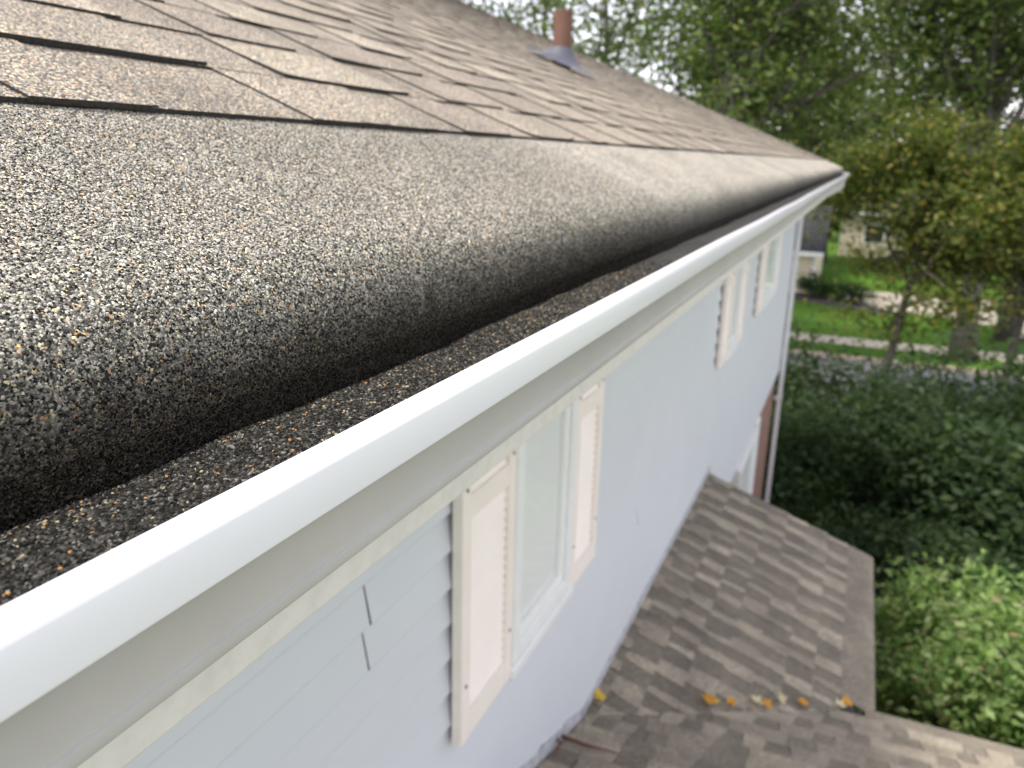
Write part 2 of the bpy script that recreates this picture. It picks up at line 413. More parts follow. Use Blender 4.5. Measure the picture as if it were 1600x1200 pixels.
# lower roofs: A along the wall, B the wing nearer the camera, meeting in a valley
SLA = .36; una = math.sqrt(1+SLA*SLA)
YA = -.58; ZA = -2.47; XA1 = 5.52; XB = 3.80; BR = 1.05          # eave of A, far rake, eave of B, ridge of B
def apt(x, y, n=0): return (x, y - n*SLA/una, ZA + SLA*(y-YA) + n/una)
def bpt(x, y, n=0): return (x + n*SLA/una, y, ZA + SLA*(XB-x) + n/una)
valley_x = lambda y: XB - (y - YA)
course_pieces('A', apt(2.3, YA+.17), (1,0,0), (0,1/una,SLA/una), (0,-SLA/una,1/una), XA1-2.3, 8, .142, rg,
              clip=lambda p, c: p[0] > valley_x(p[1]) - .12 and p[1] < W - .01)
course_pieces('B', bpt(XB-.17, W-.02), (0,-1,0), (-1/una,0,SLA/una), (SLA/una,0,1/una), 4.2, 18, .142, rg,
              clip=lambda p, c: (p[1] < YA + (XB - p[0]) + .12) and p[0] > BR + .02)

mb = MB()
za_top = apt(0, W)[2]
mb.add([apt(2.3,YA+.10,-.004), apt(XA1,YA+.10,-.004), apt(XA1,W-.001,-.004), apt(2.3,W-.001,-.004)], [(0,1,2,3)])
mb.add([apt(2.3,YA+.10,-.09), apt(XA1,YA+.10,-.09), apt(XA1,W-.001,-.09), apt(2.3,W-.001,-.09)], [(3,2,1,0)])
mb.add([apt(XA1,YA+.10,-.004), apt(XA1,YA+.10,-.09), apt(XA1,W-.001,-.09), apt(XA1,W-.001,-.004)], [(0,1,2,3)])
porch_roof = mb.build('porch_roof', M_DECK, house)
porch_roof['label'] = 'lower brown shingle roof against the blue wall'
mb = MB(); BYE = -3.7
q = [bpt(XB-.10, W-.02, -.004), bpt(XB-.10, BYE, -.004), bpt(BR, BYE, -.004), bpt(BR, W-.02, -.004)]
q2 = [(2*BR-p[0], p[1], p[2]) for p in q[:2]]
mb.add(q + q2, [(3,2,1,0), (2,3,4,5)])
q = [bpt(XB-.10, W-.02, -.09), bpt(XB-.10, BYE, -.09), bpt(BR, BYE, -.09), bpt(BR, W-.02, -.09)]
q2 = [(2*BR-p[0], p[1], p[2]) for p in q[:2]]
mb.add(q + q2, [(0,1,2,3), (5,4,3,2)])
wing_roof = mb.build('wing_roof', M_DECK, house)
wing_roof['label'] = 'lower brown shingle roof nearest the camera, beyond the leaf filled valley'
PARTS = {'main': roof, 'A': porch_roof, 'B': wing_roof}

M_EDGE = simple('asphalt_cut_edge', (.028,.026,.024), .9, .2, noise=(300, .8, (.07,.062,.055)))
def rank(pieces, keep, name, label_rest):
    area = []
    for part, v, f, t in pieces:
        P = np.array(v[:5]); x, y, d = project(P)
        if d.min() < .05: area.append(0); continue
        x0, x1, y0, y1 = max(x.min(), 0), min(x.max(), 1600), max(y.min(), 0), min(y.max(), 1200)
        area.append(max(0, x1-x0)*max(0, y1-y0))
    order = sorted(range(len(pieces)), key=lambda i: -area[i])
    top = set(i for i in order[:keep] if area[i] > 0)
    for i in order:
        if i in top:
            part, v, f, t = pieces[i]
            jit = random.uniform(.95, 1.05)
            o = mesh_obj(name, v, f, M_SHINGLE, PARTS[part], tints=tuple(c*jit for c in t))
            o.data.materials.append(M_EDGE); nt = 1
            o.data.polygons.foreach_set('material_index', [0]*nt + [1]*(len(f)-nt))
    for key, par in PARTS.items():
        acc = MB(); mi = []
        for i, (part, v, f, t) in enumerate(pieces):
            if part == key and i not in top:
                jit = random.uniform(.95, 1.05); acc.add(v, f, tuple(c*jit for c in t))
                nt = 1; mi += [0]*nt + [1]*(len(f)-nt)
        if acc.v:
            o = acc.build(label_rest, M_SHINGLE, par, kind='stuff'); o.data.materials.append(M_EDGE)
            o.data.polygons.foreach_set('material_index', mi)
rank(tabs, 300, 'shingle', 'more_shingles')
rank(bases, 140, 'shingle_ply', 'more_shingle_plies')

# ridge caps of the two visible ridges
mb = MB()
for k in range(44):
    x = X0 + k*.3
    zc = SL*YR + RZ + .012
    mb.add([(x,YR-.15,zc-.062),(x+.34,YR-.15,zc-.066),(x+.34,YR,zc+.004),(x,YR,zc+.010),(x,YR+.15,zc-.062),(x+.34,YR+.15,zc-.066)], [(0,1,2,3),(3,2,5,4)], TINT_TAB[k % 6])
mb.build('ridge_cap', M_SHINGLE, roof)
mb = MB()
for k in range(15):
    y = W - .05 - k*.28
    zc = ZA + SLA*(XB-BR) + .02
    mb.add([(BR+.15,y,zc-.05),(BR+.15,y-.32,zc-.054),(BR,y-.32,zc+.004),(BR,y,zc+.010),(BR-.15,y,zc-.05),(BR-.15,y-.32,zc-.054)], [(1,0,3,2),(2,3,4,5)], TINT_TAB[k % 6])
mb.build('ridge_cap', M_SHINGLE, wing_roof)

# --- granule coated gutter cover on the eave of the main roof ---------------
def extrude_profile(name, prof, xs, mat, parent, smooth=True, wob=None, tints=None, close=False):
    k = len(prof); v = []; f = []
    for i, x in enumerate(xs):
        dy, dz = wob(x) if wob else (0, 0)
        for (y, z) in prof: v.append((x, y+dy, z+dz))
    for i in range(len(xs)-1):
        for j in range(k-1 + (1 if close else 0)):
            a = i*k+j; b = i*k+(j+1) % k
            f.append((a, b, b+k, a+k))
    return mesh_obj(name, v, f, mat, parent, smooth, tints if tints is not None else (1,1,1))
# profile from under the first course, down the slope, over the nose and into the trough
prof_cover = [(YB+.03, SL*(YB+.03)+RZ+.001)]
for y in (.26, .21, .17, .145): prof_cover.append((y, SL*y+RZ))
prof_cover += [(.128,.0710),(.116,.0655),(.106,.0590),(.097,.0505),(.0905,.0405),(.0860,.029),(.0830,.017),(.0815,.006),(.0820,-.003),(.0855,-.0085),(.0905,-.014),(.0945,-.022),(.0965,-.034),(.0970,-.046)]
def wob_roof(x): return (.0006*math.sin(x*2.1+.7)+.0005*math.sin(x*6.3), .0008*math.sin(x*1.7)+.0005*math.sin(x*5.1+1))
xs_roof = np.concatenate([np.linspace(X0, 3, 60), np.linspace(3.2, X1, 45)])
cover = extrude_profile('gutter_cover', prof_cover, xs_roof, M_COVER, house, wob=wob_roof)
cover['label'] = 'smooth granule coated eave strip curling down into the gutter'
# bed of washed-down granules lying in the gutter
prof_bed = [(.104,-.038),(.093,-.031),(.083,-.0235),(.073,-.0185),(.063,-.0155),(.051,-.0140),(.038,-.012),(.025,-.0112),(.0125,-.0112)]
xs_bed = np.concatenate([np.linspace(-.3, 1.2, 300), np.linspace(1.21, X1-.12, 200)])
def wob_bed(x): return (0, .0006*math.sin(x*23)+.0006*math.sin(x*41+2)+.0008*math.sin(x*9.7) + .0005*math.sin(x*67+1))

# --- gutter ---------------------------------------------------------------
prof_gut = [(.0112,-.018),(.0112,-.0094),(.0106,-.0081),(.0094,-.0075),(.0076,-.0077),(.0057,-.0086),(.0040,-.0101),(.0026,-.0120),(.0016,-.0140),(.0013,-.0148),(-.0018,-.0318),
            (-.0017,-.0328),(-.0010,-.0334),(.0060,-.0345),(.0125,-.0368),(.0185,-.0420),(.0235,-.0495),(.0272,-.0590),(.0298,-.0700),(.0312,-.0800),(.0316,-.0850),(.0300,-.0862),(.0298,-.0900),(.0312,-.0938),(.0375,-.0955),
            (.08,-.0955),(.1235,-.0955),(.1255,-.094),(.1255,.012)]
def wob_gut(x):
    k = .25 + .75*min(1, max(0, (x-.8)/2)); return (k*(.0010*math.sin(x*1.9)+.0008*math.sin(x*4.7+2)), k*(.0012*math.sin(x*1.3+1)+.0006*math.sin(x*5.9)))
xs_gut = np.concatenate([np.linspace(X0, 3, 90), np.linspace(3.1, X1-.1, 60)])
gutter = extrude_profile('gutter', prof_gut[11:], xs_gut, M_GREYGUT, house, wob=wob_gut)
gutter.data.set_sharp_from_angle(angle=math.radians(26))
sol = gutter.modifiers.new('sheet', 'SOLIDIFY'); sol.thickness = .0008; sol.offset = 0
gutter['label'] = 'greyish moulded gutter body below the white lip'
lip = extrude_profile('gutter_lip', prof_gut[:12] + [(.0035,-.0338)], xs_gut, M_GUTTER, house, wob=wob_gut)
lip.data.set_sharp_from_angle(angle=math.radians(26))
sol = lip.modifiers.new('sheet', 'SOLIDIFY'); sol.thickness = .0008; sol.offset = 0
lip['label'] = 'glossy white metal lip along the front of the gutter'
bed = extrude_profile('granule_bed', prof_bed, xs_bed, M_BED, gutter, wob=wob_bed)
bed['kind'] = 'stuff'; bed['label'] = 'dark loose granules in the gutter, dirt and trough shade in their colour'
for xa in (X0, X1-.1):                                           # end caps
    dy, dz = wob_gut(xa)
    poly = [(xa, y+dy, z+dz) for y, z in prof_gut[3:]]
    me = mesh_obj('end_cap', poly, [tuple(range(len(poly)))], M_GUTTER, gutter)
    so = me.modifiers.new('sheet', 'SOLIDIFY'); so.thickness = .004; so.offset = 0

# real granules near the camera, scattered over cover and bed
def granule_scatter(name, prof, xs, wob, parent, mat, density, lo, hi, x_fade, seed, ymin=-1):
    v = []; f = []; k = len(prof); dens = []
    for x in xs:
        dy, dz = wob(x)
        for (y, z) in prof:
            v.append((x, y+dy, z+dz))
            left = .60*(y+.2) - .10                              # nothing left of the frame
            fade = min(1, max(0, (x_fade[1]-x)/(x_fade[1]-x_fade[0])))
            dens.append(fade if x > left else 0)
    for i in range(len(xs)-1):
        for j in range(k-1):
            a = i*k+j; f.append((a, a+1, a+1+k, a+k))
    o = mesh_obj(name, v, f, mat, parent); o['kind'] = 'stuff'
    at = o.data.attributes.new('dens', 'FLOAT', 'POINT'); at.data.foreach_set('value', np.array(dens, np.float32))
    ng = bpy.data.node_groups.new(name, 'GeometryNodeTree')
    ng.interface.new_socket('Geometry', in_out='INPUT', socket_type='NodeSocketGeometry')
    ng.interface.new_socket('Geometry', in_out='OUTPUT', socket_type='NodeSocketGeometry')
    n = ng.nodes; l = ng.links
    gi = n.new('NodeGroupInput'); go = n.new('NodeGroupOutput')
    na = n.new('GeometryNodeInputNamedAttribute'); na.data_type = 'FLOAT'; na.inputs['Name'].default_value = 'dens'
    mu = n.new('ShaderNodeMath'); mu.operation = 'MULTIPLY'; mu.inputs[1].default_value = density
    l.new(na.outputs['Attribute'], mu.inputs[0])
    dp = n.new('GeometryNodeDistributePointsOnFaces'); dp.inputs['Seed'].default_value = seed
    l.new(gi.outputs[0], dp.inputs['Mesh']); l.new(mu.outputs[0], dp.inputs['Density'])
    ico = n.new('GeometryNodeMeshIcoSphere'); ico.inputs['Radius'].default_value = 1.0; ico.inputs['Subdivisions'].default_value = 1
    sm = n.new('GeometryNodeSetMaterial'); sm.inputs['Material'].default_value = mat
    l.new(ico.outputs['Mesh'], sm.inputs[0])
    ip = n.new('GeometryNodeInstanceOnPoints')
    rr = n.new('FunctionNodeRandomValue'); rr.data_type = 'FLOAT_VECTOR'; rr.inputs[1].default_value = (6.283,)*3
    rs = n.new('FunctionNodeRandomValue'); rs.data_type = 'FLOAT_VECTOR'; rs.inputs['Seed'].default_value = seed+3
    rs.inputs[0].default_value = (lo*.7, lo, lo); rs.inputs[1].default_value = (hi*.75, hi, hi*1.15)
    l.new(dp.outputs['Points'], ip.inputs['Points']); l.new(sm.outputs[0], ip.inputs['Instance'])
    l.new(rr.outputs[0], ip.inputs['Rotation']); l.new(rs.outputs[0], ip.inputs['Scale'])
    l.new(ip.outputs[0], go.inputs[0])
    md = o.modifiers.new('scatter', 'NODES'); md.node_group = ng
    return o
prof_scatter = [(YB+.008, SL*(YB+.008)+RZ+.0005)] + prof_cover[1:]
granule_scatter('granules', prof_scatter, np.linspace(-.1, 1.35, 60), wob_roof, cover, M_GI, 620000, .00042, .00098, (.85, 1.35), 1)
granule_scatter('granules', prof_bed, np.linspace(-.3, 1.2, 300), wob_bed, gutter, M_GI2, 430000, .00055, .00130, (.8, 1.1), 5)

# small screws, joints on the gutter and fascia
fb = MB(); fb.box(X0, X1-.05, .1275, .148, -.205, .04)
fas = fb.build('fascia', M_FASCIA, house, bevel=.002)
sb = MB(); sb.box(X0, X1-.05, .148, W, -.197, -.187); sb.build('soffit', M_SOFFIT, house)

# --- walls ------------------------------------------------------------------
ZS = -2.66                                                       # foot of the siding
mb = MB()
mb.box(-1.2, XE-.02, W+.012, W+.10, ZS, -.187)
mb.box(-1.2, -1.1, W+.1, 2*YR-.3, G, -.1)
mb.box(XE-.12, XE-.02, W+.1, 2*YR-.3, ZS, -.1)
mb.box(-1.2, XE-.02, 2*YR-.3, 2*YR-.2, G, -.1)
for xa in (-1.2, XE-.12):
    mb.add([(xa, W+.1, -.1), (xa, YR, zr-.16), (xa, 2*YR-.3, -.1), (xa+.1, W+.1, -.1), (xa+.1, YR, zr-.16), (xa+.1, 2*YR-.3, -.1)], [(0,1,2),(5,4,3),(0,3,4,1),(1,4,5,2)])
siding = mb.build('siding', M_SIDING, house)
EXPO = (-.187 - ZS) / 26
for k in range(26):
    z0 = ZS + k*EXPO; z1 = z0 + EXPO
    cuts = [-1.2]
    if k in (19, 20): cuts += [1.135 + (.006 if k == 20 else -.004)]
    x = -1.2 + [1.3, 2.9, .7, 3.4, 2.1][k % 5] + (k*37 % 11)*.05
    if k in (19, 20): x = 99
    while x < XE - .5: cuts.append(x); x += 3.66
    cuts.append(XE - .045)
    for a, b in zip(cuts[:-1], cuts[1:]):
        g = .0022 if k in (19, 20) else .0003; yy = W - .0165 + random.uniform(-.0008, .0008); a2 = a+g; b2 = b-g
        n = max(2, int((b2-a2)/.45)); v = []; f = []
        for i in range(n+1):
            xx = a2 + (b2-a2)*i/n; d = random.uniform(-.0009, .0009)
            v += [(xx, W+.0005, z1+.004), (xx, W-.002+d*.5, z1-.004), (xx, yy+d, z0+.003), (xx, yy+.0015+d, z0), (xx, W+.006, z0+.001)]
        for i in range(n):
            for j in range(4): q = i*5+j; f.append((q, q+1, q+6, q+5))
        mesh_obj('siding_board', v, f, M_SIDING, siding)
mb = MB(); mb.box(XE-.045, XE+.012, W-.022, W+.07, ZS-.01, -.19); mb.build('corner_post', M_TRIM, house, bevel=.006)
mb = MB(); mb.box(-1.2, XE, W+.02, W+.12, G-.2, ZS); mb.box(XE-.12, XE, W+.12, 2*YR-.3, G-.2, ZS); mb.build('brick_wall', M_BRICK, house)
mb = MB(); mb.box(-1.2, XE, W-.01, W+.02, ZS-.025, ZS-.001); mb.build('starter_trim', M_TRIM, house)

# --- windows and shutters -----------------------------------------------------
def window(xa, xb, zb, zt, ground_floor=False):
    yf = W - .050
    fr = .045
    mb = MB()
    mb.box(xa, xa+fr, yf, W+.06, zb, zt); mb.box(xb-fr, xb, yf, W+.06, zb, zt)
    mb.box(xa+fr, xb-fr, yf, W+.06, zb, zb+fr); mb.box(xa+fr, xb-fr, yf, W+.06, zt-fr, zt)
    wd = mb.build('window', M_TRIM, house, bevel=.004)
    zm = (zb+zt)/2
    for (za, zc, yo) in ((zb+fr, zt-fr, 0.0),):
        mb = MB(); s = .03; x0, x1 = xa+fr+.002, xb-fr-.002
        y0, y1 = W-.040, W-.016
        mb.box(x0, x0+s, y0, y1, za, zc); mb.box(x1-s, x1, y0, y1, za, zc)
        mb.box(x0+s, x1-s, y0, y1, za, za+s); mb.box(x0+s, x1-s, y0, y1, zc-s, zc)
        mb.build('sash', M_TRIM, wd, bevel=.003)
        mb = MB(); mb.box(x0+s, x1-s, y0+.009, y0+.013, za+s, zc-s); mb.build('pane', M_GLASS, wd)
    mb = MB(); mb.box(xa-.015, xb+.015, W-.058, W+.01, zb-.035, zb-.001); mb.build('sill', M_TRIM, wd, bevel=.005)
    mb = MB(); mb.box(xa+fr, xb-fr, W-.0215, W-.0175, zb+fr, zt-fr); mb.build('blind', M_BLIND, wd)
    return wd

def shutter(xa, xb, zb, zt, label=None):
    y0, y1 = W-.047, W-.0195; st = .045
    zm = -.66
    mb = MB()
    mb.box(xa, xa+st, y0, y1, zb, zt); mb.box(xb-st, xb, y0, y1, zb, zt)
    mb.box(xa+st, xb-st, y0+.001, y1-.001, zb, zb+.075); mb.box(xa+st, xb-st, y0+.001, y1-.001, zt-.06, zt); mb.box(xa+st, xb-st, y0+.001, y1-.001, zm-.03, zm+.03)
    mb.box(xa+st, xb-st, y1-.006, y1-.002, zb+.075, zt-.06)
    sh = mb.build('shutter', M_SHUT, house, bevel=.003)
    if label: sh['label'] = label
    pitch = .026; first = None
    for (za, zc) in ((zb+.075, zm-.03), (zm+.03, zt-.06)):
        n = int((zc-za)/pitch)
        for i in range(n):
            z = za + (i+.5)*(zc-za)/n
            if first is None:
                L = (xb-xa-2*st); s = MB()
                s.add([(0,-.004,-.016),(L,-.004,-.016),(L,.010,.012),(0,.010,.012),(0,.001,-.018),(L,.001,-.018),(L,.015,.010),(0,.015,.010)],
                      [(0,1,2,3),(7,6,5,4),(0,4,5,1),(3,2,6,7)])
                o = s.build('slat', M_SHUT, sh); first = o
            else:
                o = first.copy(); COL.objects.link(o); o.parent = sh
            o.location = (xa+st, y0+.0095, z)
    mb = MB()                                                    # screws
    for x in (xa+.022, xb-.022):
        for z in (zm+.05, zb+.16):
            mb.tube([(x, y0-.002, z), (x, y0+.002, z)], .005, 8)
    mb.build('screw', M_FLASH, sh)
    return sh
units = [(1.475, 1.785, 2.275, 2.56), (5.30, 5.61, 6.04, 6.35), (7.30, 7.62, 8.74, 9.06)]
for i, (a, b, c, d) in enumerate(units):
    zb_ = (-1.285, -1.225, -1.215)[i]
    shutter(a, b, zb_, -.23, ['cream louvred shutter with a grey smudge, nearest the camera', None, None][i])
    window(b+.004, c-.004, zb_+.03, -.24)
    shutter(c, d, zb_, -.23)
for (a, b) in ((7.35, 8.75),):
    window(a, b, -4.3, ZS-.05)
mb = MB(); mb.box(8.85, 9.12, W-.03, W+.03, G, ZS-.03); mb.build('white_post', M_TRIM, house, bevel=.006)
mb = MB(); mb.box(9.62, 9.74, W-.015, W+.03, G, ZS-.03); 
# --- downspout
mb = MB()
def square_tube(mb, pts, a, b):
    pts = [Vector(p) for p in pts]; base = len(mb.v)
    for i, p in enumerate(pts):
        d1 = (pts[i]-pts[i-1]).normalized() if i else (pts[1]-pts[0]).normalized()
        d2 = (pts[i+1]-pts[i]).normalized() if i < len(pts)-1 else d1
        d = (d1+d2).normalized(); ux = Vector((1,0,0)); q = d.cross(ux).normalized(); k = 1/max(.5, d.dot(d2))
        for s, t in ((-1,-1),(1,-1),(1,1),(-1,1)): mb.v.append(tuple(p + ux*a*s + q*b*t*k))
    for i in range(len(pts)-1):
        for k in range(4):
            c = base+i*4+k; e = base+i*4+(k+1) % 4; mb.f.append((c, e, e+4, c+4)); mb.t.append((1,1,1))
XD = XE - .02
square_tube(mb, [(XD,.075,-.094),(XD,.075,-.16),(XD,.10,-.20),(XD,.47,-.42),(XD,.51,-.47),(XD,.515,-.60),(XD,.515,-3.0),(XD,.515,G+.25),(XD,.48,G+.12),(XD,.25,G+.05)], .038, .028)
ds = mb.build('downspout', M_GUTTER, house, bevel=.006)
for z in (-1.2, -3.05, -4.9):
    mb = MB(); mb.box(XD-.05, XD+.05, .484, W, z-.018, z+.018); mb.build('strap', M_GUTTER, ds, bevel=.003)

# --- trim of the lower roofs ----------------------------------------------------
def eave_cover(P, eave, length_pts, name, par, sgn):
    """plain granule strip with a rounded nose along a lower eave; P(along, dist_up, n) -> point"""
    prof = [(.20, .0005), (.15, .003), (.08, .004), (.03, .0035), (.008, .001), (-.004, -.005), (-.009, -.016), (-.010, -.034), (-.006, -.045)]
    v = []; f = []; k = len(prof); n = len(length_pts)
    for a in length_pts:
        for (s, q) in prof: v.append(P(a, s, q))
    for i in range(n-1):
        for j in range(k-1):
            c = i*k+j; f.append((c, c+1, c+1+k, c+k) if sgn > 0 else (c, c+k, c+1+k, c+1))
    return mesh_obj(name, v, f, M_STRIP, par, True, tints=(.88,.83,.77))
eave_cover(lambda x, s, q: apt(x, YA + s/una, q), YA, np.linspace(XB-.05, XA1, 12), 'eave_strip', porch_roof, 1)
eave_cover(lambda y, s, q: bpt(XB - s/una, y, q), XB, np.linspace(YA+.05, BYE, 12), 'eave_strip', wing_roof, 1)
mb = MB(); mb.box(XB-.02, XA1-.02, YA+.02, YA+.045, ZA-.20, ZA-.004); mb.build('fascia', M_TRIM, porch_roof)
mb = MB(); mb.box(XB-.045, XB-.02, BYE, YA+.02, ZA-.20, ZA-.004); mb.build('fascia', M_TRIM, wing_roof)
mb = MB()                                                        # step flashing and caulk where roofs meet the wall
pts = [(1.2, bpt(1.2, 0)[2]), (2.62, bpt(2.62, 0)[2]), (XA1, za_top)]
for (xa, z_a), (xb, z_b) in zip(pts[:-1], pts[1:]):
    mb.add([(xa, W-.018, z_a+.004), (xb, W-.018, z_b+.004), (xb, W-.018, z_b+.055), (xa, W-.018, z_a+.055),
            (xa, W, z_a+.004), (xb, W, z_b+.004), (xb, W, z_b+.055), (xa, W, z_a+.055)], [(0,1,2,3),(3,2,6,7)])
mb.build('flashing', simple('stained_flashing', (.52,.52,.54), .6, noise=(26, .9, (.16,.16,.18))), house)
mb = MB()                                                        # walls that carry the wing roof, posts under the porch roof
mb.box(XB-.40, XB-.28, BYE+.3, W, G, ZA-.02); mb.box(-1.2, XB-.40, BYE+.3, BYE+.42, G, ZA-.02)
mb.add([(-1.2+.1,BYE+.3,ZA-.02),(XB-.4,BYE+.3,ZA-.02),(BR,BYE+.3,bpt(BR,0)[2]-.12)], [(0,1,2)])
mb.build('wing_wall', M_BRICK, house)
for x in (4.1, 5.35):
    mb = MB(); mb.box(x-.06, x+.06, YA+.08, YA+.20, G, ZA-.04); mb.box(x-.09, x+.09, YA+.05, YA+.23, G, G+.2); mb.build('porch_post', M_TRIM, house, bevel=.006)

# --- vent pipe on the main roof
px, py_ = 4.43, 1.42
base = Vector(roofpt(px, py_))
mb = MB(); mb.tube([base - Vector((0,0,.05)), base + Vector((0,0,.285))], .052, 20, cap=False); mb.tube([base+Vector((0,0,.285)), base+Vector((0,0,.2))], .046, 20, cap=False)
vp = mb.build('vent_pipe', M_PIPE, house, smooth=True); vp['label'] = 'rusty brown vent pipe standing on the roof'
mb = MB(); nrm = Vector((0, -SL/un, 1/un)); fl = []
k = 24; rings = []
ctr = base
upv = Vector((0, 1/un, SL/un)); xv = Vector((1,0,0))
for ring, (r, h, el) in enumerate(((.17, .010, 1.25), (.12, .022, 1.15), (.092, .045, 1.0), (.066, .085, 1.0), (.055, .10, 1.0))):
    for i in range(k):
        a = 2*math.pi*i/k
        if ring < 2: p = ctr + xv*(math.cos(a)*r) + upv*(math.sin(a)*r*el) + nrm*(h+.012)
        else: p = ctr + xv*(math.cos(a)*r) + Vector((0,1,0))*(math.sin(a)*r) + Vector((0,0,1))*(h + .4*math.sin(a)*r*(1-(ring-2)*.4))
        mb.v.append(tuple(p))
for rI in range(4):
    for i in range(k):
        a = rI*k+i; b = rI*k+(i+1) % k; mb.f.append((a, b, b+k, a+k)); mb.t.append((1,1,1))
mb.build('flashing_boot', M_FLASH, vp, smooth=True)

# ------------------------------------------------------------------ fallen leaves and twig on the lower roofs
def fallen_leaf(pos, nrm, size, col, label, seed):
    r = random.Random(seed); nrm = Vector(nrm).normalized(); x = nrm.orthogonal().normalized()
    x.rotate(Matrix.Rotation(r.uniform(0, 6.28), 3, nrm)); y = nrm.cross(x)
    out = []; lobes = 5
    for i in range(lobes*4+2):
        a = math.pi*(-.88 + 1.76*i/(lobes*4+1)) + math.pi/2
        rad = (.78 + .16*math.cos(lobes*(a-math.pi/2)*1.02) + .14*math.sin(a)) * r.uniform(.85, 1.12)
        out.append((math.cos(a)*rad, math.sin(a)*rad*1.05))
    cl = r.uniform(.35, .7)
    v = [Vector(pos) + nrm*.012]; 
    for (a, b) in out:
        v.append(Vector(pos) + (x*a + y*b)*size*.5 + nrm*(.010 + size*.5*cl*(a*a*.9 + .2*b*b) + r.uniform(0, .006)))
    f = [(0, i, i+1) for i in range(1, len(out))]
    loc = Vector(pos); e = empty('fallen_leaf', loc, label, 'leaf', 'fallen leaves in the roof valley')
    mesh_obj('blade', v, f, M_FALLEN, e, tints=col)
    tv = MB(); tv.tube([v[0], v[0] - y*size*.45 + nrm*.004, v[0] - y*size*.8 - nrm*.002], [.0022, .0016, .0012], 5)
    tv.build('stalk', M_BARK2, e)
def val(t): y = YA + t*(W-YA); x = valley_x(y); return (x, y, ZA + SLA*(y-YA) + .02)
OR = (.62,.30,.03); YE = (.68,.45,.06); BRN = (.36,.17,.05); PALE = (.62,.55,.33)
LEAVES = [(1100,1097,.10,OR,'orange leaf leftmost of the row along the roof valley'), (1112,1101,.06,YE,'small yellow leaf tucked against the leftmost orange leaf of the valley'),
          (1138,1103,.08,OR,'orange leaf second from left in the roof valley'),
          (1180,1102,.09,PALE,'pale yellow leaf in the middle of the roof valley row'), (1192,1105,.09,OR,'orange leaf touching the pale yellow leaf in the valley'),
          (1214,1096,.10,PALE,'dull buff leaf lying just above the valley row'), (1250,1104,.08,OR,'small orange leaf right of the buff leaf in the valley'),
          (1308,1107,.09,PALE,'whitish curled leaf at the right end of the valley row'), (1318,1103,.10,OR,'bright orange leaf at the right end of the valley row'),
          (930,1094,.10,YE,'yellow leaf against the wall at the head of the valley')]
def hit_low(px, py):
    r = ray(px, py); best = None
    ta = (ZA - SLA*YA + SLA*CAM[1] - CAM[2]) / (r[2] - SLA*r[1])
    tb = (ZA + SLA*XB - SLA*CAM[0] - CAM[2]) / (r[2] + SLA*r[0])
    pa, pb = CAM + r*ta, CAM + r*tb
    return (pa, (0,-SLA,1)) if ta < tb else (pb, (SLA,0,1))
for i, (px, py, sz, col, lb) in enumerate(LEAVES):
    p, nn = hit_low(px, py); fallen_leaf(p + np.array(nn)*.012, nn, sz*.72, col, lb, i+3)
p, nn = hit_low(868, 1156); p = Vector(p) + Vector(nn)*.02
mb = MB(); mb.tube([p + Vector((.06,.10,.0)), p, p + Vector((-.02,-.12,.01)), p + Vector((.0,-.24,.0))], [.007,.009,.007,.003], 7)
mb.tube([p, p+Vector((-.10,-.05,.045)), p+Vector((-.2,-.06,.08))], [.006,.005,.002], 7)
o = mb.build('twig', simple('red_brown_twig', (.15,.065,.05), .8), None, True); put(o, 'red brown forked twig lying on the lower roof by the wall', 'twig')

# ------------------------------------------------------------------ vegetation
def leaf_quads(C, size, rg, flat=.5):
    """one bent rhombus (two triangles as a quad) per centre"""
    n = len(C)
    d = rg.normal(size=(n, 3)); d[:, 2] *= .6; d /= np.linalg.norm(d, axis=1, keepdims=True)
    nn = rg.normal(size=(n, 3)); nn[:, 2] += flat*2.2; nn -= d*np.sum(nn*d, 1, keepdims=True); nn /= np.linalg.norm(nn, axis=1, keepdims=True)
    s = np.cross(nn, d); L = (size*rg.uniform(.65, 1.35, n))[:, None]; Wd = L*rg.uniform(.38, .6, n)[:, None]
    v = np.stack([C - d*L*.5, C + s*Wd*.5 - nn*L*.06, C + d*L*.5 - nn*L*.12, C - s*Wd*.5 - nn*L*.06], 1).reshape(-1, 3)
    return v, np.arange(n*4).reshape(-1, 4)

def leaf_tints(n, palette, rg, C=None):
    pal = np.array([p for p, _ in palette]); wgt = np.array([q for _, q in palette], float); wgt /= wgt.sum()
    idx = rg.choice(len(pal), n, p=wgt); t = pal[idx]*rg.uniform(.7, 1.3, (n, 1))
    return t

DARKG = [((.050,.078,.026), 4), ((.070,.105,.034), 4), ((.10,.130,.044), 2), ((.14,.15,.055), .8)]
MIDG = [((.16,.20,.075), 1.2), ((.060,.092,.026), 4), ((.085,.122,.036), 4), ((.115,.145,.045), 2), ((.17,.165,.05), .6)]
YELG = [((.080,.110,.026), 4), ((.125,.140,.034), 4), ((.18,.165,.04), 2), ((.22,.15,.04), .25), ((.050,.08,.022), 2)]
BUSHG = [((.18,.27,.08), 4), ((.24,.33,.12), 4), ((.29,.34,.16), 2), ((.32,.24,.15), .2), ((.09,.165,.04), 3)]
SHRUB = [((.029,.051,.019), 5), ((.044,.074,.028), 4), ((.070,.105,.052), 1.4), ((.07,.10,.035), .3)]

